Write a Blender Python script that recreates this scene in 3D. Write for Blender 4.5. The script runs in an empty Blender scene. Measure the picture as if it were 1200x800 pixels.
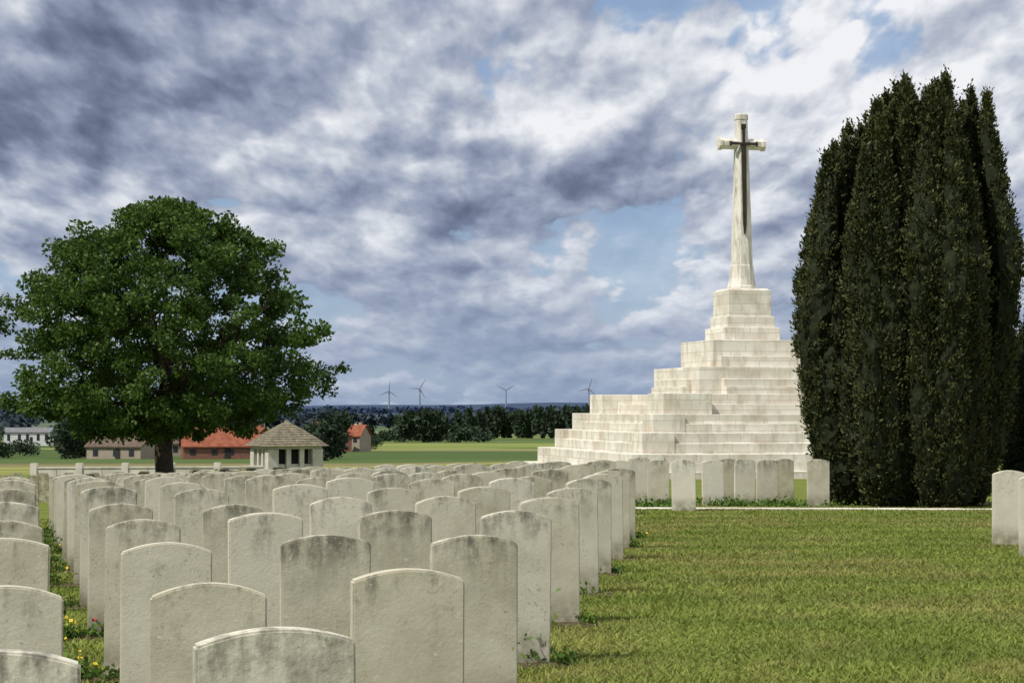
import bpy, bmesh, math, random
import numpy as np
from mathutils import Vector, Matrix
random.seed(7); rng=np.random.default_rng(11)
scene=bpy.context.scene
F=2200.0
# ---------------------------------------------------------------- terrain height
R_=[0,15,31,60,75,110,150,250,335,500,800,1500,3000,6000,9000,12000,16000]
Z_=[0,0,-.28,-1.0,-1.3,-2.0,-3.0,-5.5,-7.3,-9.3,-12.5,-16,-17,-14,0,25,25]
def sm(a,b,x):
    t=np.clip((x-a)/(b-a),0,1); return t*t*(3-2*t)
def gz(x,y):
    x=np.asarray(x,float); y=np.asarray(y,float); r=np.hypot(x,y)
    z=np.interp(r,R_,Z_)
    z=z-.03*np.clip(-x,0,15)*sm(12,30,r)*(1-sm(120,300,r))
    th=np.arctan2(x,y)
    z=z+sm(5000,9000,r)*(9*np.sin(th*23+1)+5*np.sin(th*57))
    return z
def gzf(x,y): return float(gz(x,y))
# ---------------------------------------------------------------- node helpers
class G:
    def __init__(s,nt): s.nt=nt; s.n=nt.nodes; s.l=nt.links
    def put(s,sock,v):
        if v is None: return
        if isinstance(v,bpy.types.NodeSocket): s.l.new(v,sock)
        else: sock.default_value=v
    def m(s,op,a,b=None,c=None,clamp=False):
        n=s.n.new('ShaderNodeMath'); n.operation=op; n.use_clamp=clamp
        for i,v in enumerate((a,b,c)): s.put(n.inputs[i],v)
        return n.outputs[0]
    def noise(s,vec,scale,detail=4,rough=.5,dist=0,dim='3D'):
        n=s.n.new('ShaderNodeTexNoise'); n.noise_dimensions=dim; s.put(n.inputs['Vector'],vec)
        n.inputs['Scale'].default_value=scale; n.inputs['Detail'].default_value=detail
        n.inputs['Roughness'].default_value=rough; n.inputs['Distortion'].default_value=dist
        return n.outputs[0]
    def ramp(s,f,stops):
        n=s.n.new('ShaderNodeValToRGB'); e=n.color_ramp.elements
        while len(e)<len(stops): e.new(.5)
        for i,(p,c) in enumerate(stops):
            e[i].position=p; e[i].color=(c,c,c,1) if not hasattr(c,'__len__') else (*c,1)
        s.put(n.inputs[0],f); return n.outputs[0]
    def mix(s,f,a,b,mode='MIX'):
        n=s.n.new('ShaderNodeMix'); n.data_type='RGBA'; n.blend_type=mode
        s.put(n.inputs[0],f)
        for k,v in ((6,a),(7,b)):
            if isinstance(v,tuple) and len(v)==3: v=(*v,1)
            s.put(n.inputs[k],v)
        return n.outputs[2]
    def comb(s,x,y,z):
        n=s.n.new('ShaderNodeCombineXYZ')
        for i,v in enumerate((x,y,z)): s.put(n.inputs[i],v)
        return n.outputs[0]
    def sep(s,v):
        n=s.n.new('ShaderNodeSeparateXYZ'); s.l.new(v,n.inputs[0]); return n.outputs
    def bump(s,h,strength,dist):
        n=s.n.new('ShaderNodeBump'); n.inputs['Strength'].default_value=strength
        n.inputs['Distance'].default_value=dist; s.l.new(h,n.inputs['Height']); return n.outputs[0]
def newmat(name,rough=.85,spec=.2):
    m=bpy.data.materials.new(name); m.use_nodes=True
    g=G(m.node_tree); b=m.node_tree.nodes['Principled BSDF']
    b.inputs['Roughness'].default_value=rough; b.inputs['Specular IOR Level'].default_value=spec
    return m,g,b
def simple(name,col,var=.15,scale=2,rough=.85):
    m,g,b=newmat(name,rough)
    tc=g.n.new('ShaderNodeTexCoord').outputs['Object']
    f=g.noise(tc,scale,3,.6)
    c=g.mix(g.ramp(f,[(.3,0),(.7,1)]),tuple(v*(1-var) for v in col),tuple(min(1,v*(1+var)) for v in col))
    g.l.new(c,b.inputs['Base Color']); return m
# ---------------------------------------------------------------- world / sky
SUN_EL=52; sd=Vector((-.80,-.60,0)).normalized()
world=bpy.data.worlds.new("World"); scene.world=world; world.use_nodes=True
try:
    world.cycles.sampling_method='MANUAL'; world.cycles.sample_map_resolution=256
except Exception: pass
g=G(world.node_tree); bg=g.n['Background']
sky=g.n.new('ShaderNodeTexSky'); sky.sky_type='NISHITA'; sky.sun_disc=False
sky.sun_elevation=math.radians(SUN_EL); sky.sun_rotation=math.atan2(sd.x,sd.y)
bg.inputs['Strength'].default_value=.1
x,y,z=g.sep(g.n.new('ShaderNodeTexCoord').outputs['Generated'])[:3]
zc=g.m('MAXIMUM',z,0); den=g.m('ADD',zc,.16)
u=g.m('ADD',g.m('DIVIDE',x,den),5.3); v=g.m('ADD',g.m('MULTIPLY',g.m('DIVIDE',y,den),.40),2.9)
w0=g.noise(g.comb(u,v,0),12,3,.5,0,'2D'); w1=g.noise(g.comb(v,u,0),12,3,.5,0,'2D')
u2=g.m('ADD',u,g.m('MULTIPLY',w0,.09)); v2=g.m('ADD',v,g.m('MULTIPLY',w1,.09))
def dens(uo,vo):
    p=g.comb(g.m('ADD',u,uo),g.m('ADD',v,vo),0)
    a=g.noise(p,1.8,2,.5,0,'2D')
    b_=g.noise(p,3.7,8,.53,0,'2D')
    pw=g.comb(g.m('ADD',u2,uo),g.m('ADD',v2,vo),0)
    n=g.n.new('ShaderNodeTexVoronoi'); n.voronoi_dimensions='2D'; n.feature='F1'; g.l.new(pw,n.inputs['Vector']); n.inputs['Scale'].default_value=5
    n.inputs['Detail'].default_value=2; n.inputs['Roughness'].default_value=.45; n.inputs['Lacunarity'].default_value=2.4
    w_=g.m('SUBTRACT',1,n.outputs['Distance'])
    return a,g.m('ADD',g.m('ADD',g.m('MULTIPLY',a,.65),g.m('MULTIPLY',b_,.55)),g.m('MULTIPLY',w_,.15)),b_
A0,D0,B0=dens(0,0); A1,D1,B1=dens(-.018,-.05)
L=g.m('SUBTRACT',D0,D1)
t=g.m('ADD',.57,g.m('MULTIPLY',L,2.7))
t=g.m('ADD',t,g.m('MULTIPLY',g.m('SUBTRACT',.5,A0),1.1))
t=g.m('ADD',t,g.m('MULTIPLY',g.m('SUBTRACT',B0,.5),.3))
lowc=g.ramp(z,[(0,.45),(.05,.65),(.11,1)])
t=g.m('ADD',.52,g.m('MULTIPLY',g.m('SUBTRACT',t,.52),lowc))
lf=g.m('MULTIPLY',g.m('MULTIPLY',g.m('SUBTRACT',z,.06),6,clamp=True),g.m('MULTIPLY',g.m('SUBTRACT',-.09,x),6,clamp=True),clamp=True)
t=g.m('SUBTRACT',t,g.m('MULTIPLY',lf,.30))
rt=g.m('MULTIPLY',g.m('ADD',x,.14),2.4,clamp=True)
t=g.m('ADD',t,g.m('MULTIPLY',rt,g.m('MULTIPLY',zc,1.6,clamp=True)))
cl=g.ramp(t,[(.0,(.10,.125,.20)),(.25,(.18,.215,.32)),(.5,(.32,.37,.49)),(.68,(.49,.53,.62)),(.86,(.71,.74,.80)),(1,(.88,.89,.92))])
hz=g.ramp(z,[(0,1),(.03,.75),(.075,.25),(.14,0)])
cl=g.mix(g.m('MULTIPLY',hz,.5),cl,(.30,.40,.57))
clS=g.mix(1.0,cl,(10,10,10),'MULTIPLY')
gapn=g.m('ADD',D0,g.m('MULTIPLY',lf,.3))
gap0=g.m('MULTIPLY',g.ramp(gapn,[(0,1),(.53,1),(.57,0),(1,0)]),.75)
full=g.mix(gap0,clS,g.mix(.55,sky.outputs[0],(2.9,4.5,7.4)))
g.l.new(full,bg.inputs['Color'])
# sun
sl=bpy.data.lights.new("sun",'SUN'); sl.energy=5.0; sl.angle=math.radians(.5); sl.color=(1,.955,.87)
so=bpy.data.objects.new("sun",sl); scene.collection.objects.link(so)
dv=Vector((sd.x*math.cos(math.radians(SUN_EL)),sd.y*math.cos(math.radians(SUN_EL)),math.sin(math.radians(SUN_EL))))
so.rotation_euler=dv.to_track_quat('Z','Y').to_euler(); so.location=(-20,-20,40)
# camera
cam=bpy.data.cameras.new("camera"); cam.lens=36*F/1200; cam.sensor_width=36; cam.clip_start=.1; cam.clip_end=40000
co=bpy.data.objects.new("camera",cam); scene.collection.objects.link(co); scene.camera=co
co.location=(0,0,1.38); co.rotation_euler=(math.radians(90)+math.atan(78/F),0,0)
scene.view_settings.view_transform='Standard'; scene.view_settings.look='None'; scene.view_settings.exposure=0
# ---------------------------------------------------------------- mesh helpers
def link(o,parent=None):
    scene.collection.objects.link(o)
    if parent is not None: o.parent=parent
    return o
def npmesh(name,V,k,mat,parent=None):
    V=np.asarray(V,np.float32).reshape(-1,3); n=len(V); nf=n//k
    me=bpy.data.meshes.new(name); me.vertices.add(n); me.vertices.foreach_set('co',V.ravel())
    me.loops.add(n); me.loops.foreach_set('vertex_index',np.arange(n,dtype=np.int32))
    me.polygons.add(nf); me.polygons.foreach_set('loop_start',np.arange(0,n,k,dtype=np.int32))
    me.update(calc_edges=True); me.materials.append(mat)
    return link(bpy.data.objects.new(name,me),parent)
def bmobj(name,bm,mat,parent=None,bevel=0,smooth=False):
    bmesh.ops.recalc_face_normals(bm,faces=bm.faces)
    me=bpy.data.meshes.new(name); bm.to_mesh(me); bm.free()
    for m in (mat if isinstance(mat,list) else [mat]): me.materials.append(m)
    if smooth:
        for p in me.polygons: p.use_smooth=True
    o=link(bpy.data.objects.new(name,me),parent)
    if bevel:
        b=o.modifiers.new('bevel','BEVEL'); b.width=bevel; b.segments=2; b.limit_method='ANGLE'
    return o
def box(bm,cx,cy,z0,z1,hx,hy,tx=1,ty=1):
    vs=[bm.verts.new((cx+sx*hx*(tx if k else 1),cy+sy*hy*(ty if k else 1),zz)) for k,zz in ((0,z0),(1,z1)) for sx,sy in ((-1,-1),(1,-1),(1,1),(-1,1))]
    for f in ((3,2,1,0),(4,5,6,7),(0,1,5,4),(1,2,6,5),(2,3,7,6),(3,0,4,7)): bm.faces.new([vs[i] for i in f])
def empty(name,loc,rot=0):
    e=bpy.data.objects.new(name,None); e.location=loc; e.rotation_euler=(0,0,rot); e.empty_display_size=.5
    return link(e)
def tube(bm,pts,rad,seg=8,lump=0):
    rings=[]
    for i,p in enumerate(pts):
        p=Vector(p); d=(Vector(pts[min(i+1,len(pts)-1)])-Vector(pts[max(i-1,0)])).normalized()
        a=d.orthogonal().normalized() if abs(d.z)<.9 else Vector((1,0,0)).cross(d).normalized(); b=d.cross(a)
        rings.append([bm.verts.new(p+(a*math.cos(2*math.pi*j/seg)+b*math.sin(2*math.pi*j/seg))*rad[i]*(1+lump*random.uniform(-1,1))) for j in range(seg)])
    for r0,r1 in zip(rings,rings[1:]):
        for j in range(seg): bm.faces.new((r0[j],r0[(j+1)%seg],r1[(j+1)%seg],r1[j]))
    bm.faces.new(rings[0][::-1]); bm.faces.new(rings[-1])
def unit(v): return v/np.maximum(np.linalg.norm(v,axis=-1,keepdims=True),1e-6)
def leaves(C,D,size,asp=.6,jit=.35):
    n=len(C); D=unit(D+rng.normal(0,jit,(n,3))); S=unit(np.cross(D,rng.normal(0,1,(n,3))))
    s=(size*rng.uniform(.6,1.3,n))[:,None]
    return np.stack([C-D*s*.5,C+S*s*asp*.5,C+D*s*.5,C-S*s*asp*.5],1)
# ---------------------------------------------------------------- materials
def leafmat(name,dark,light,trans=.3,rough=.6,ns=1.1,extra=None):
    m,g,b=newmat(name,rough,.25)
    geo=g.n.new('ShaderNodeNewGeometry'); tc=g.n.new('ShaderNodeTexCoord').outputs['Object']
    f=g.m('ADD',g.m('MULTIPLY',geo.outputs['Random Per Island'],.5),g.m('MULTIPLY',g.noise(tc,ns,2),.6))
    c=g.mix(g.ramp(f,[(.25,0),(.85,1)]),dark,light)
    if extra: c=extra(g,tc,geo,c)
    g.l.new(c,b.inputs['Base Color'])
    if trans>0:
        tr=g.n.new('ShaderNodeBsdfTranslucent'); g.l.new(c,tr.inputs[0])
        mx=g.n.new('ShaderNodeMixShader'); mx.inputs[0].default_value=trans
        g.l.new(b.outputs[0],mx.inputs[1]); g.l.new(tr.outputs[0],mx.inputs[2])
        g.l.new(mx.outputs[0],g.n['Material Output'].inputs[0])
    return m
M_leaf=leafmat('tree_leaves',(.026,.060,.009),(.090,.155,.024),.35)
M_yew=leafmat('yew_foliage',(.016,.026,.007),(.078,.084,.024),0,.75,.8)
def dryg(g,tc,geo,c):
    big=g.noise(tc,.33,2,.5); fine=g.noise(tc,1.3,4,.7)
    f=g.m('MULTIPLY',g.ramp(g.m('ADD',g.m('MULTIPLY',big,.5),g.m('MULTIPLY',fine,.5)),[(.45,0),(.59,1)]),g.ramp(geo.outputs['Random Per Island'],[(.15,1),(.9,.3)]))
    c=g.mix(g.m('MULTIPLY',f,.8),c,(.33,.26,.11))
    X_,Y_,Z_2=g.sep(tc)[:3]
    st=g.m('SINE',g.m('ADD',g.m('MULTIPLY',g.m('ADD',g.m('MULTIPLY',X_,.10),g.m('MULTIPLY',Y_,-.995)),4.2),g.m('MULTIPLY',g.noise(tc,.5,1),2)))
    return g.mix(g.m('MULTIPLY',g.m('ADD',g.m('MULTIPLY',st,.5),.5),.38),c,(.085,.13,.022))
M_grass=leafmat('grass_blades',(.125,.175,.024),(.29,.335,.075),.3,.7,.7,dryg)
M_bed=leafmat('bed_leaves',(.03,.07,.012),(.13,.22,.03),.3)
M_far=leafmat('distant_leaves',(.018,.032,.018),(.040,.062,.032),0,.9,.05)
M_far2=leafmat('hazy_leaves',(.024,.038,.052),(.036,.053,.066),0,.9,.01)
M_bark=simple('bark',(.06,.045,.035),.4,6)
M_flower=simple('flower_petals',(.45,.05,.05),.3,30)
M_flower2=simple('yellow_petals',(.6,.45,.05),.3,30)
# headstone limestone
M_stone,g,b=newmat('headstone_limestone',.9,.15)
tc=g.n.new('ShaderNodeTexCoord').outputs['Object']; oi=g.n.new('ShaderNodeObjectInfo')
ox,oy,oz=g.sep(tc)[:3]
rnd=g.m('MULTIPLY',oi.outputs['Random'],37.0)
p=g.comb(g.m('ADD',ox,rnd),g.m('ADD',oy,rnd),oz)
base=g.mix(g.ramp(g.noise(p,5,4,.6),[(.3,0),(.7,1)]),(.42,.39,.29),(.55,.52,.41))
base=g.mix(g.m('MULTIPLY',g.m('POWER',oi.outputs['Random'],2),.7),base,(.66,.635,.54))
ps=g.comb(g.m('ADD',g.m('MULTIPLY',ox,3.2),rnd),g.m('ADD',oy,rnd),g.m('MULTIPLY',oz,.8))
streak=g.noise(ps,5,4,.65)
top=g.ramp(oz,[(0,0),(.45,.03),(.68,.38),(.79,1)])
blot=g.noise(p,9,6,.72,0)
rv=g.m('FRACT',g.m('MULTIPLY',oi.outputs['Random'],7.31))
thr=g.m('ADD',.42,g.m('MULTIPLY',rv,.12))
st=g.m('MULTIPLY',g.m('SUBTRACT',g.m('MULTIPLY',g.m('ADD',streak,blot),.5),thr),7,clamp=True)
st=g.m('MULTIPLY',st,top)
base=g.mix(g.m('MULTIPLY',st,.8),base,(.095,.095,.07))
sp=g.ramp(g.noise(p,42,3,.7),[(.58,0),(.68,1)]); sp=g.m('MULTIPLY',sp,g.ramp(g.noise(p,4,2),[(.45,.06),(.62,.7)]))
base=g.mix(sp,base,(.22,.21,.15))
sp2=g.ramp(g.noise(p,30,2,.6),[(.68,0),(.72,1)])
base=g.mix(g.m('MULTIPLY',sp2,.5),base,(.64,.62,.52))
botm=g.m('MULTIPLY',g.ramp(oz,[(0,1),(.10,.7),(.24,0)]),g.ramp(blot,[(.35,.15),(.6,.9)]))
base=g.mix(botm,base,(.15,.145,.075))
g.l.new(base,b.inputs['Base Color'])
g.l.new(g.bump(g.m('ADD',g.noise(p,60,3,.7),g.m('MULTIPLY',blot,1.5)),.35,.004),b.inputs['Normal'])
# memorial white stone with joints
M_white,g,b=newmat('portland_stone',.8,.2)
tc=g.n.new('ShaderNodeTexCoord').outputs['Object']; ox,oy,oz=g.sep(tc)[:3]
br=g.n.new('ShaderNodeTexBrick'); g.l.new(g.comb(g.m('ADD',ox,oy),oz,0),br.inputs['Vector'])
br.inputs['Scale'].default_value=1; br.inputs['Brick Width'].default_value=1.25; br.inputs['Row Height'].default_value=.38
br.inputs['Mortar Size'].default_value=.008; br.inputs['Color1'].default_value=(.74,.71,.63,1); br.inputs['Color2'].default_value=(.60,.57,.49,1); br.inputs['Mortar'].default_value=(.36,.33,.26,1)
st=g.noise(g.comb(g.m('MULTIPLY',ox,1.5),g.m('MULTIPLY',oy,1.5),g.m('MULTIPLY',oz,.6)),1.6,5,.68)
c=g.mix(g.ramp(st,[(.46,0),(.70,.85)]),br.outputs[0],(.40,.36,.28))
c=g.mix(g.ramp(g.noise(tc,.9,3),[(.48,0),(.68,.4)]),c,(.46,.38,.28))
g.l.new(c,b.inputs['Base Color'])
M_cross,g,b=newmat('cross_stone',.8,.2)
tc=g.n.new('ShaderNodeTexCoord').outputs['Object']; ox,oy,oz=g.sep(tc)[:3]
st=g.noise(g.comb(g.m('MULTIPLY',ox,3),g.m('MULTIPLY',oy,3),g.m('MULTIPLY',oz,.7)),2,5,.65)
c=g.mix(g.ramp(st,[(.44,0),(.74,1)]),(.68,.65,.58),(.30,.27,.22))
g.l.new(c,b.inputs['Base Color'])
M_bronze=simple('bronze',(.035,.03,.022),.3,4,.5)
# ground
M_gr,g,b=newmat('ground_turf',.95,.1)
pos=g.n.new('ShaderNodeNewGeometry').outputs['Position']; px,py,pz=g.sep(pos)[:3]
flat=g.comb(px,py,0)
vl=g.n.new('ShaderNodeVectorMath'); vl.operation='LENGTH'; g.l.new(flat,vl.inputs[0]); r=vl.outputs['Value']
n1=g.noise(flat,.55,3,.6,0,'2D'); n2=g.noise(flat,5,4,.7,0,'2D'); n3=g.noise(flat,60,3,.7,0,'2D')
lawn=g.mix(g.ramp(n1,[(.35,0),(.65,1)]),(.12,.17,.024),(.19,.23,.045))
lawn=g.mix(g.ramp(n2,[(.45,0),(.7,.7)]),lawn,(.23,.22,.065))
lawn=g.mix(g.ramp(n3,[(.4,.55),(.6,0)]),lawn,(.07,.09,.018))
vo=g.n.new('ShaderNodeTexVoronoi'); vo.voronoi_dimensions='2D'; vo.inputs['Scale'].default_value=1
g.l.new(g.comb(g.m('ADD',g.m('MULTIPLY',px,.006),g.m('MULTIPLY',g.noise(flat,.002,1,.5,0,'2D'),.3)),g.m('ADD',g.m('MULTIPLY',py,.017),g.m('MULTIPLY',px,.001)),0),vo.inputs['Vector'])
vr=g.sep(vo.outputs['Color'])[0]
fld=g.ramp(vr,[(0,(.065,.105,.022)),(.22,(.18,.235,.035)),(.40,(.08,.13,.03)),(.55,(.21,.18,.08)),(.70,(.15,.20,.03)),(.85,(.25,.26,.07))])
fld.node.color_ramp.interpolation='CONSTANT'
rowst=g.noise(g.comb(g.m('MULTIPLY',px,.01),g.m('MULTIPLY',py,.12),0),1,3,.6,0,'2D')
fld=g.mix(g.ramp(rowst,[(.38,.6),(.55,0)]),fld,(.06,.08,.024))
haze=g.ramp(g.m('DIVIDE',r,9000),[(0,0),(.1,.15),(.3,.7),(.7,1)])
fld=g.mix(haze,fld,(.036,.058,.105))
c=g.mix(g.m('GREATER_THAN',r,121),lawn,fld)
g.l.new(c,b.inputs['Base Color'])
g.l.new(g.bump(g.m('ADD',n3,g.m('MULTIPLY',n2,.6)),.6,.03),b.inputs['Normal'])
M_soil,g,b=newmat('bed_soil',.95,.1)
tc=g.n.new('ShaderNodeTexCoord').outputs['Object']
n=g.noise(tc,14,4,.7)
g.l.new(g.mix(g.ramp(n,[(.35,0),(.7,1)]),(.05,.038,.024),(.13,.105,.06)),b.inputs['Base Color'])
g.l.new(g.bump(n,.8,.04),b.inputs['Normal'])
# ---------------------------------------------------------------- ground sheet
rad=np.concatenate([[.01],np.linspace(1,40,50),np.geomspace(41.5,15000,120)]); NS=288
th=np.arange(NS)*2*math.pi/NS
RR,TT=np.meshgrid(rad,th,indexing='ij'); X=RR*np.sin(TT); Y=RR*np.cos(TT); Zg=gz(X,Y)
V=np.stack([X,Y,Zg],-1).reshape(-1,3)
faces=[]
for i in range(len(rad)-1):
    for j in range(NS):
        a=i*NS+j; b2=i*NS+(j+1)%NS; faces.append((a,a+NS,b2+NS,b2))
me=bpy.data.meshes.new('ground'); me.from_pydata(V.tolist(),[],faces); me.materials.append(M_gr)
for p_ in me.polygons: p_.use_smooth=True
if me.polygons[5000].normal.z<0: me.flip_normals()
link(bpy.data.objects.new('ground',me))
# ---------------------------------------------------------------- headstones
def headstone_mesh(w,h,t,rise):
    bm=bmesh.new(); n=14; prof=[(-w/2,-.15),(w/2,-.15)]
    for i in range(n+1):
        a=i/n*2-1; prof.append((-a*w/2,h-rise*(a*a)))
    f=[bm.verts.new((x_,-t/2,z_)) for x_,z_ in prof]; k=[bm.verts.new((x_,t/2,z_)) for x_,z_ in prof]
    bm.faces.new(f); bm.faces.new(k[::-1])
    for i in range(len(prof)): bm.faces.new((f[i],k[i],k[(i+1)%len(prof)],f[(i+1)%len(prof)]))
    bmesh.ops.recalc_face_normals(bm,faces=bm.faces)
    sh=[e for e in bm.edges if len(e.link_faces)==2 and e.calc_face_angle(0)>.6]
    bmesh.ops.bevel(bm,geom=sh,offset=.006,segments=2,affect='EDGES')
    me=bpy.data.meshes.new('headstone'); bm.to_mesh(me); bm.free(); me.materials.append(M_stone); return me
HM=[headstone_mesh(.382,.82,.080,.036),headstone_mesh(.378,.805,.078,.040),headstone_mesh(.385,.835,.08,.034),headstone_mesh(.38,.815,.076,.044)]
U=np.array([.972,.233]); VV=np.array([-.233,.972]); O=np.array([-.565,4.55]); STEP=np.array([.2,1.87]); ROT=math.atan2(.233,.972)
def put_stone(x_,y_,rot=ROT,dz=0):
    o=bpy.data.objects.new('headstone',random.choice(HM)); link(o)
    o.location=(x_,y_,gzf(x_,y_)+dz+random.uniform(-.015,.015))
    o.rotation_euler=(random.uniform(-.02,.02),random.uniform(-.014,.014),rot+random.uniform(-.035,.035))
    return o
NR=14; ends=[]
for n in range(NR):
    e=O+STEP*n
    while (e[0]/e[1])*F>128: e=e-U*.668
    m=0
    while True:
        p_=e-U*.668*m
        if p_[0]<-.285*p_[1]-1.1: break
        q=p_+rng.normal(0,.012,2)
        put_stone(q[0],q[1])
        m+=1
    ends.append((e,m))
for px_,d_ in ((801,30.0),(771,32.8),(749,34.2),(835,32.6),(872,34.5),(898,33.2),(918,36.5),(958,32.2),(727,33.4),(852,37)):
    x_=(px_-600)/F*d_; put_stone(x_,d_,.05 if px_==801 else ROT*.6)
for x_,y_ in ((5.42,20.5),(5.15,18.4),(6.2,20.6),(6.0,18.5),(6.9,20.8)): put_stone(x_,y_,.02)
bm=bmesh.new()
for k in range(6):
    R0=44+k*5.2
    a=-.36
    while a<(-.03-.02*k):
        x_=R0*math.sin(a); y_=R0*math.cos(a); z_=gzf(x_,y_)-.12; w=.19
        box(bm,x_,y_,z_-.05,z_+.74,w,.04); box(bm,x_,y_,z_+.74,z_+.81,w,.039,.75,1)
        a+=.9/R0
bmobj('distant_headstones',bm,M_stone)
# flower-bed strips and plants
PL=[];FL=[];FL2=[]
for e,m in ends:
    bm=bmesh.new(); N=max(8,m*5); prev=None
    for i in range(N+1):
        s=.30-(m*.668+.2)*i/N
        wv=.17+.03*math.sin(i*2.1+e[1])+random.uniform(-.02,.02)
        c_=e+U*s; a=c_-VV*wv; b3=c_+VV*(wv*.7)
        cur=(bm.verts.new((a[0],a[1],gzf(*a)+.006)),bm.verts.new((c_[0],c_[1],gzf(*c_)+.022)),bm.verts.new((b3[0],b3[1],gzf(*b3)+.006)))
        if prev:
            bm.faces.new((prev[0],prev[1],cur[1],cur[0])); bm.faces.new((prev[1],prev[2],cur[2],cur[1]))
        prev=cur
    bmobj('flower_bed',bm,M_soil)
    for i in range(m):
        for rep in range(4):
            if random.random()<.2: continue
            s=-.668*i+random.choice((.33,-.33,random.uniform(-.3,.3)))+random.uniform(-.08,.08)
            if i==0 and (s>.1): s=random.choice((random.uniform(-.3,.1),.24))
            c_=e+U*s+VV*random.uniform(-.14,.02)
            hgt=random.choice((.07,.1,.14,.26)); rd=random.uniform(.06,.13); nn=90
            if s>.2: hgt=.08; rd=.06
            P=rng.normal(0,1,(nn,3))*np.array([rd*.55,rd*.55,hgt*.35]); P[:,2]=np.abs(P[:,2])+.02
            P=P+np.array([c_[0],c_[1],gzf(*c_)])
            PL.append(leaves(P,np.array([0,0,.6])+rng.normal(0,.6,(nn,3)),.045,.45))
            if random.random()<.4:
                Q=P[rng.integers(0,nn,9)]+np.array([0,0,hgt*.35]); (FL if random.random()<.4 else FL2).append(leaves(Q,rng.normal(0,1,(9,3)),.026,.9))
npmesh('bed_plants',np.concatenate(PL),4,M_bed)
npmesh('red_flowers',np.concatenate(FL),4,M_flower); npmesh('yellow_flowers',np.concatenate(FL2),4,M_flower2)
PL=[]
for k in range(45):
    d_=random.choice((32.3,33.2,34.2))+random.uniform(-.3,.3); x_=random.uniform(1.9,5.6); nn=60
    P=rng.normal(0,1,(nn,3))*np.array([.14,.1,.06]); P[:,2]=np.abs(P[:,2]); P+=np.array([x_,d_,gzf(x_,d_)+.01])
    PL.append(leaves(P,np.array([0,0,.5])+rng.normal(0,.6,(nn,3)),.07,.5))
npmesh('border_plants',np.concatenate(PL),4,M_bed)
bm=bmesh.new()
x_=1.95
while x_<8.6:
    w=.9; yy=30.7; z_=gzf(x_+w/2,yy); box(bm,x_+w/2,yy,z_-.05,z_+.035,w/2-.004,.14); x_+=w
bmobj('stone_kerb',bm,M_white,bevel=.006)
# ---------------------------------------------------------------- grass blades
N=400000
d=rng.uniform(4,34,N); a=rng.uniform(-.30,.30,N); X=d*np.tan(a); Y=d
rel=np.stack([X,Y],1)-O; s=rel@VV; su=rel@U
row=s/1.77; dist=np.abs(row-np.round(row))*1.77; nr=np.round(row)
inbed=(dist<.13)&(su<nr*.63+.3)&(nr>=0)&(nr<NR)
keep=~inbed; X=X[keep];Y=Y[keep]; n=len(X)
pn=np.sin(X*2.1+1.3*np.sin(Y*.9))*np.cos(Y*1.3+X)*.5+.5
h=(.014+.020*rng.random(n))*(.7+.6*pn)+ (d[keep]*.0003)
w=.0035+.00044*Y; ang=rng.uniform(0,2*math.pi,n); ln=rng.normal(0,.8,(n,2))*h[:,None]
Zb=gz(X,Y)-.003
B=np.stack([X,Y,Zb],1); dx=np.stack([np.cos(ang)*w,np.sin(ang)*w,0*w],1)
T=B+np.stack([ln[:,0],ln[:,1],h],1)
npmesh('grass',np.stack([B-dx,B+dx,T],1),3,M_grass)
# ---------------------------------------------------------------- stepped pyramid + cross
pz=-1.35; PX,PY=9.2,75.0
pyr=empty('stone_pyramid',(PX,PY,pz),ROT)
L_=[(7.2,-.9),(6.7,-.28),(6.1,.48),(5.5,1.15),(4.9,1.91),(2.8,2.97),(1.93,4.03)]
bm=bmesh.new(); zlast=pz-.4; K=2
for i,(h_,zt) in enumerate(L_):
    nxt=L_[i+1][0] if i+1<len(L_) else 1.16
    zb=zlast
    if i<5:
        inner=nxt+.12
        for k in range(K):
            hh=h_-(h_-inner)*k/K if i<4 else h_-.62*(k+1)
            ztop=zb+(zt-zb)*(k+1)/K
            box(bm,0,0,zb-.3-.01*k-pz,ztop-pz,hh,hh)
        cs=1.25 if i<4 else 1.9
        for sx in (-1,1):
            for sy in (-1,1):
                box(bm,sx*(h_-cs/2+.03),sy*(h_-cs/2+.03),zb-.25-pz,zt+.02-pz,cs/2,cs/2)
    elif i==5:
        for k in range(2):
            box(bm,0,0,zb-.2-.01*k-pz,zb+.30*(k+1)-pz,3.2-.2*k,1.9+.004*k); box(bm,0,0,zb-.21-.01*k-pz,zb+.30*(k+1)-.004-pz,1.9+.004*k,3.4-.3*k)
        box(bm,0,0,zb-.1-pz,zt-pz,h_,h_)
    else:
        box(bm,0,0,zb-.11-pz,zb+.42-pz,h_-.2,h_+.4)
        box(bm,0,0,zb-.12-pz,zt-pz,h_,h_)
    zlast=zt
bmobj('steps',bm,M_white,pyr,bevel=.02)
bm=bmesh.new(); box(bm,0,0,4.0-pz,4.56-pz,1.16,1.16); bmobj('upper_step',bm,M_white,pyr,bevel=.02)
bm=bmesh.new(); box(bm,0,0,4.55-pz,5.0-pz,1.0,1.0); box(bm,0,0,4.9-pz,6.05-pz,.9,.9); box(bm,0,0,6.0-pz,6.12-pz,.88,.88,.9,.9)
bmobj('pedestal',bm,M_white,pyr,bevel=.02)
cr=empty('memorial_cross',(PX,PY,6.1),ROT)
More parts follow.
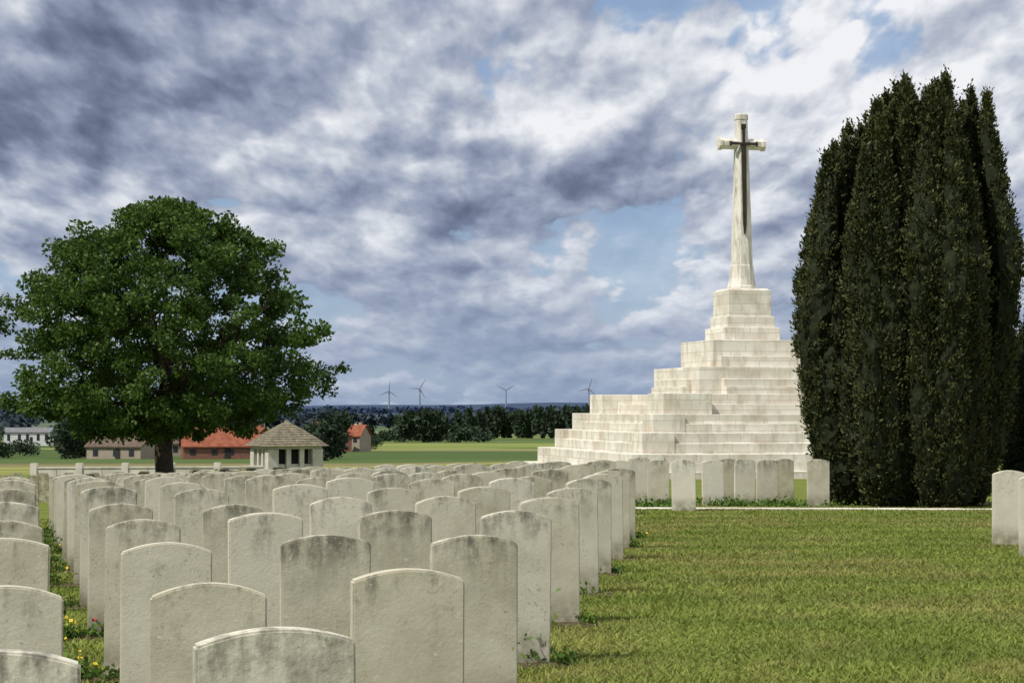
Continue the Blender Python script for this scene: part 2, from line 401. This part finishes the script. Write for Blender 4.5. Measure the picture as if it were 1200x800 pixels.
def octa(bm,prof,axis='z',cz=0):
    rings=[]
    for t_,rx,ry in prof:
        ring=[]
        for j in range(8):
            a=math.pi/8+j*math.pi/4; k=1/math.cos(math.pi/8)
            A=rx*k*math.cos(a); B_=ry*k*math.sin(a)
            ring.append(bm.verts.new((A,B_,t_) if axis=='z' else (t_,B_,cz+A)))
        rings.append(ring)
    for r0,r1 in zip(rings,rings[1:]):
        for j in range(8): bm.faces.new((r0[j],r0[(j+1)%8],r1[(j+1)%8],r1[j]))
    bm.faces.new(rings[0][::-1]); bm.faces.new(rings[-1])
bm=bmesh.new()
octa(bm,[(-.02,.56,.5),(.12,.56,.5),(.17,.53,.47),(.45,.47,.42),(.95,.43,.38),(1.0,.41,.36),(5.35,.28,.25),(6.80,.235,.21),(6.83,.26,.23),(7.02,.26,.23),(7.06,.22,.19)])
bmobj('shaft',bm,M_cross,cr)
bm=bmesh.new(); zc_=5.85
octa(bm,[(-.99,.22,.19),(-.97,.25,.22),(-.84,.25,.22),(-.81,.215,.19),(.81,.215,.19),(.84,.25,.22),(.97,.25,.22),(.99,.22,.19)],axis='x',cz=zc_)
bmobj('arms',bm,M_cross,cr)
bm=bmesh.new()
def sbox(z0,z1,hx0,hx1,y0,y1,d0=.03):
    vs=[bm.verts.new(v) for v in [(-hx0,y0-d0,z0),(hx0,y0-d0,z0),(hx0,y0+d0,z0),(-hx0,y0+d0,z0),(-hx1,y1-d0,z1),(hx1,y1-d0,z1),(hx1,y1+d0,z1),(-hx1,y1+d0,z1)]]
    for f in ((3,2,1,0),(4,5,6,7),(0,1,5,4),(1,2,6,5),(2,3,7,6),(3,0,4,7)): bm.faces.new([vs[i] for i in f])
sbox(2.2,2.6,.02,.07,-.375,-.37); sbox(2.6,5.78,.07,.10,-.37,-.285)
sbox(5.78,5.88,.55,.55,-.29,-.29,.04); sbox(5.88,6.45,.05,.05,-.27,-.26,.04); sbox(6.45,6.62,.09,.09,-.265,-.265,.05)
for sx in (-1,1): box(bm,sx*.55,-.29,5.74,5.92,.04,.045)
bmobj('bronze_sword',bm,M_bronze,cr)
# ---------------------------------------------------------------- deciduous tree
TX,TY=-11.1,60.0; tz=gzf(TX,TY)
tree=empty('broadleaf_tree',(TX,TY,tz))
cl_c=[]
H=9.25+(-1.0-tz); W0=4.0
NCL=800
while len(cl_c)<NCL:
    az=random.uniform(0,2*math.pi); zz=random.uniform(-.42,1)
    if zz>=0: R=5.3*math.sqrt(max(0,1-zz**1.9))
    else: R=5.3*math.sqrt(max(0,1-(zz/.47)**2))
    lob=1+.08*math.sin(az*5+zz*9)+.08*math.sin(az*9-zz*14+1)+.06*math.sin(az*17+zz*5)
    f=random.random()**.36
    rr=R*f*lob-.3
    if rr<0: continue
    cl_c.append((rr*math.cos(az),rr*math.sin(az),W0+zz*(H-W0-.4)))
cl_c=np.array(cl_c)
P=[];D=[]
for c_ in cl_c:
    rd=random.uniform(.26,.58); nn=int(175*(rd/.5)**2)+25
    q=unit(rng.normal(0,1,(nn,3)))*(rng.random((nn,1))**.5)*np.array([rd,rd,rd*.7])
    P.append(c_+q); D.append(q+unit(c_-np.array([0,0,3]))*.3+np.array([0,0,-.12]))
npmesh('foliage',leaves(np.concatenate(P),np.concatenate(D),.14,.62,.4),4,M_leaf,tree)
bm=bmesh.new()
tube(bm,[(0,0,-.3),(0,0,.1),(.02,0,.7),(-.03,.02,1.4),(.02,0,2.2),(.05,0,4),(0,.1,7)],[.5,.36,.3,.28,.27,.16,.03],10)
for k in range(16):
    a=k*2.399; s=random.uniform(1.7,2.6); L2=random.uniform(2.8,4.2); up=random.uniform(.7,4.2)
    pts=[(0,0,s)]
    for i in range(1,6):
        f=i/5; pts.append((math.cos(a)*L2*f+random.uniform(-.12,.12),math.sin(a)*L2*f+random.uniform(-.12,.12),s+up*(f**.8)+random.uniform(-.1,.1)))
    tube(bm,pts,[.16,.12,.09,.065,.045,.02],6)
    for j in (2,3,4):
        p0=Vector(pts[j]); e_=p0+Vector((random.uniform(-1,1),random.uniform(-1,1),random.uniform(.2,1.3)))
        tube(bm,[p0,(p0+e_)/2+Vector((0,0,.1)),e_],[.05,.035,.012],5)
bmobj('trunk_and_limbs',bm,M_bark,tree,smooth=True)
# ---------------------------------------------------------------- Irish yew
M_core=simple('yew_opaque_core',(.014,.019,.007),.5,12)  # dark green for the light-blocking cores inside the plumes
def yew(cx,cy,H,Rm,npl,nl):
    z0=gzf(cx,cy); e=empty('yew_tree',(cx,cy,z0))
    P=[];D=[]; bm=bmesh.new()
    for k in range(npl):
        f=math.sqrt((k+.5)/npl); az=k*2.39996+random.uniform(-.25,.25)
        br_=.60*Rm*f; tr_=Rm*.86*f
        hx=math.cos(az)*f
        hk=H*.98*(1-.10*f**3)*random.uniform(.90,1.02)*(1+.05*hx-(.035 if hx<-.5 else 0))
        if random.random()<.28 and f>.6: hk*=random.uniform(.5,.9)
        r0=random.uniform(.23,.37)*Rm/2.0
        ph=random.uniform(0,6)
        def axis(t):
            rr=br_+(tr_-br_)*np.sin(np.clip(t*1.8,0,1)*math.pi/2)-.26*Rm*f*np.clip(t-.55,0,1)
            wob=.06*np.sin(t*9+ph)
            a2=az+.06*np.sin(t*5+ph)
            return np.stack([np.cos(a2)*(rr+wob),np.sin(a2)*(rr+wob),t*hk],-1)
        def prof(t):
            return r0*(np.clip(t/.10,0,1)**.6*.75+.25)*np.clip((1.0-t)/.33,0,1)**.68*(1+.12*np.sin(t*19+ph))
        ts=np.linspace(.015,.965,34); A=axis(ts)
        tube(bm,[tuple(v_) for v_ in A],[float(max(.015,prof(t_)*.84)) for t_ in ts],10,.16)
        inner=f<.55
        nt=int(nl*(hk/H)*(.55 if inner else 1)); t=rng.random(nt)**.85
        if inner: t=.70+.30*t
        A=axis(t); R=prof(t)
        th_=rng.uniform(0,2*math.pi,nt) if inner else az+rng.normal(0,1.15,nt)
        o=np.stack([np.cos(th_),np.sin(th_),0*th_],-1)
        tc_=A+o*(R*rng.uniform(.82,1.05,nt))[:,None]
        per=24; ts_=rng.uniform(.05,.10,nt)
        q=rng.normal(0,.5,(nt,per,3))*ts_[:,None,None]*np.array([1,1,1.6])
        P.append((tc_[:,None,:]+q+np.array([0,0,.03])).reshape(-1,3)); D.append((unit(q)*.5+o[:,None,:]*.45+np.array([0,0,.75])).reshape(-1,3))
    P=np.concatenate(P);D=np.concatenate(D)
    npmesh('foliage',leaves(P,D,.078,.46,.35),4,M_yew,e)
    bmobj('opaque_cores',bm,M_core,e)  # lumpy opaque cores added to stop light passing through the plumes
    return e
yew(7.0,33.2,7.6,2.02,66,330)
yew(11.0,36.5,4.15,1.75,30,140)
# ---------------------------------------------------------------- pavilion
M_pav=simple('pavilion_stone',(.50,.48,.42),.2,1.5); M_tile=simple('stone_tiles',(.165,.145,.10),.45,5); M_dark=simple('dark_shade_and_door',(.03,.03,.03))
px_,py_=-13.2,110.0; pv=empty('stone_pavilion',(px_,py_,-2.6),.45)
bm=bmesh.new()
for sx in (-1,1):
    for sy in (-1,1): box(bm,sx*1.35,sy*1.35,-.3,1.62,.32,.32)
for a_ in range(4):
    for sx in (-1,1):
        if a_%2==0: box(bm,sx*.40,(1.5 if a_ else -1.5),-.3,1.62,.14,.12)
        else: box(bm,(1.5 if a_==1 else -1.5),sx*.40,-.3,1.62,.12,.14)
box(bm,0,0,1.62,1.80,1.62,1.62); box(bm,0,0,-.3,.75,1.45,1.45)
bmobj('walls',bm,M_pav,pv,bevel=.015)
bm=bmesh.new(); box(bm,0,0,.74,1.60,1.0,1.0); bmobj('interior_shade',bm,M_dark,pv)  # solid dark block standing for the shade behind the openings
bm=bmesh.new(); nC=10
for k in range(nC):
    f=k/nC; f2=(k+1)/nC; h0=1.82*(1-f)**.88+.14; h1=1.82*(1-f2)**.88+.06
    box(bm,0,0,1.80+1.35*f,1.80+1.35*f2+.02,h0,h0,h1/h0,h1/h0)
box(bm,0,0,3.12,3.3,.12,.12,.4,.4)
bmobj('roof',bm,M_tile,pv,bevel=.01)
def at(px_,d_): return (px_-600)/F*d_, d_
bm=bmesh.new(); xa,xb=at(40,98)[0],at(292,98)[0]; x_=xa; i=0
while x_<xb:
    yy=98+.004*(x_+18)**2; z_=gzf(x_,yy)+.12; box(bm,x_+.6,yy,z_-.5,z_+.40,.58,.14); box(bm,x_+.6,yy,z_+.40,z_+.47,.6,.18)
    if i%2==0: box(bm,x_,yy,z_-.5,z_+.66,.17,.21)
    x_+=1.2; i+=1
bmobj('boundary_wall',bm,M_pav)
# ---------------------------------------------------------------- houses
M_red=simple('red_roof_tiles',(.22,.072,.040),.3,1.2); M_brown=simple('brown_roof_tiles',(.11,.082,.062),.25,1.2)
M_brick=simple('brick_wall',(.20,.10,.07),.2,2); M_wht=simple('white_wall',(.62,.62,.6),.06,1); M_tan=simple('tan_wall',(.29,.245,.19),.15,1)
M_win=simple('window_glass',(.03,.035,.04),.2,1,.2); M_grey=simple('grey_roof',(.16,.16,.17),.2,1)
def house(name,pxc,d_,w,dep,hw,hr,rot,wall,roof,nw=3,chim=True,dz=0):
    x_=(pxc-600)/F*d_; e=empty(name,(x_,d_,gzf(x_,d_)+dz),rot)
    bm=bmesh.new(); box(bm,0,0,-1.5,hw,w/2,dep/2)
    for s in (-1,1):
        X0=s*w/2; vs=[bm.verts.new(v) for v in ((X0,-dep/2,hw),(X0,dep/2,hw),(X0,0,hw+hr))]; bm.faces.new(vs)
    bmobj('walls',bm,wall,e)
    bm=bmesh.new(); o=.3; t=.18
    for s in (-1,1):
        a=[(-w/2-o,s*(dep/2+o),hw-o*hr/(dep/2)+.03),(w/2+o,s*(dep/2+o),hw-o*hr/(dep/2)+.03),(w/2+o,0,hw+hr+.03),(-w/2-o,0,hw+hr+.03)]
        lo=[bm.verts.new(v) for v in a]; hi=[bm.verts.new((v[0],v[1],v[2]+t)) for v in a]
        bm.faces.new(lo); bm.faces.new(hi)
        for i in range(4): bm.faces.new((lo[i],lo[(i+1)%4],hi[(i+1)%4],hi[i]))
    bmobj('roof',bm,roof,e)
    bm=bmesh.new()
    for i in range(nw):
        X0=-w/2+w*(i+.5)/nw+ (.4 if i%2 else 0)
        box(bm,X0,-dep/2,.9,hw-.45,.45,.04)
    bmobj('windows',bm,M_win,e)
    bm=bmesh.new(); box(bm,w*.08,-dep/2,0,2.05,.45,.05); bmobj('door',bm,M_dark,e)
    if chim:
        bm=bmesh.new(); box(bm,w*.3,.1,hw+hr-.6,hw+hr+.7,.35,.35); bmobj('chimney',bm,wall,e)
    return e
house('brick_house',258,290,11.5,8,2.2,2.8,.22,M_brick,M_red,4,dz=-.2)
house('brick_house',300,330,6,7,2.6,2.6,-.9,M_brick,M_red,2,dz=-.1)
house('barn',150,300,9.5,9,2.4,2.2,-.3,M_tan,M_brown,3,False,dz=-.4)
house('farmhouse',192,350,7,7,2.5,2.3,.2,M_tan,M_brown,2,dz=-.1)
house('white_warehouse',35,600,14.5,11,3.4,1.4,.15,M_wht,M_grey,5,False,dz=.8)
house('brick_house',388,420,8,7,2.6,2.7,.3,M_brick,M_red,3,dz=1.2)
house('brick_house',414,430,6,7,2.3,2.4,-.3,M_tan,M_red,2,dz=1.2)
house('brick_house',405,500,9,7,2.6,2.7,.1,M_wht,M_red,2,dz=.6)
# ---------------------------------------------------------------- distant vegetation
def mass(name,trees,mat,nl=240,ls=.085):
    L3=[]
    for (x_,y_,h_,w_) in trees:
        z_=gzf(x_,y_)
        for c in range(6):
            cc=np.array([x_+random.uniform(-.28,.28)*w_,y_+random.uniform(-.2,.2)*w_,z_+h_*random.uniform(.15,.78)])
            n_=nl//6; q=unit(rng.normal(0,1,(n_,3)))*(rng.random((n_,1))**.5)*np.array([w_*.33,w_*.33,h_*.26])
            L3.append(leaves(cc+q,q+np.array([0,0,.2]),h_*ls*1.3,.8,.5))
    return npmesh(name,np.concatenate(L3),4,mat)
T=[]
for px_ in np.arange(535,705,4.2):
    x_,y_=at(px_+random.uniform(-1.5,1.5),900+random.uniform(-14,14)); T.append((x_,y_,random.uniform(13.0,16.0),4.0))
mass('poplar_row',T,M_far,300,.11)
T=[]
for px_ in np.arange(440,570,5.5):
    x_,y_=at(px_+random.uniform(-3,3),760+random.uniform(-60,60)); T.append((x_,y_,random.uniform(3,7)+(6 if 465<px_<520 else 0),random.uniform(6,10)))
mass('hedgerow_trees',T,M_far,300,.15)
T=[]
for px_,d_,h_,w_ in ((88,300,6.4,7),(75,330,5.5,7),(105,320,4.8,6),(384,250,6.2,5.0),(396,275,6.6,5),(372,265,5.5,5),(128,420,4,5),(330,420,5,7),(350,450,5.5,7),(210,420,6,7),(240,450,5.5,7),(438,470,3,5),(28,360,4,6),(5,330,3.5,6),(-20,320,6,7),(170,470,6,7),(282,430,6,8),(310,460,6,8)):
    x_,y_=at(px_,d_); T.append((x_,y_,h_+.5,w_))
mass('village_trees',T,M_far,1500,.065)
T=[]
for d_,n_ in ((1150,70),(1600,120),(2300,160),(3300,190)):
    for k in range(n_):
        px_=random.uniform(-250,1500)
        if math.sin(px_*.021+d_)+math.sin(px_*.05+d_*2)*.6<-.25: continue
        x_,y_=at(px_,d_+random.uniform(-80,80)); T.append((x_,y_,random.uniform(7,17),random.uniform(18,34)))
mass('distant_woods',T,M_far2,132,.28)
T=[]
for k in range(320):
    px_=random.uniform(-300,1500); x_,y_=at(px_,5200+random.uniform(-300,300)); T.append((x_,y_,random.uniform(14,24),random.uniform(50,90)))
M_hz=leafmat('hazy_horizon_leaves',(.022,.042,.085),(.030,.050,.095),0,.9,.01)  # blue distance haze is mixed into this leaf colour
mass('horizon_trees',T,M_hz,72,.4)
# ---------------------------------------------------------------- wind turbines
M_turb=simple('turbine_paint',(.22,.24,.28),.05,.01)
for px_,hub,bl,ra in ((456,458,40,.1),(492,455,42,.55),(593,457,42,1.0),(690,455,42,.3)):
    d_=7300; x_=(px_-600)/F*d_; zg_=gzf(x_,d_); zh=1.38+(478-hub)*d_/F
    e=empty('wind_turbine',(x_,d_,zg_)); hh=zh-zg_
    bm=bmesh.new(); tube(bm,[(0,0,-5),(0,0,hh)],[3.6,2.2],12); bmobj('tower',bm,M_turb,e)
    bm=bmesh.new(); box(bm,0,1.5,hh-2,hh+2.4,2.2,5.5); tube(bm,[(0,-6.5,hh),(0,-4,hh)],[.8,2.0],10); bmobj('nacelle',bm,M_turb,e,bevel=.5)
    bm=bmesh.new()
    for k in range(3):
        a=ra+k*2*math.pi/3; dx,dz_=math.sin(a),math.cos(a)
        tube(bm,[(dx*s*bl,-5,hh+dz_*s*bl) for s in (0,.1,.25,.6,1)],[1.5,1.9,2.5,1.8,.8],6)
    bmobj('rotor_blades',bm,M_turb,e)
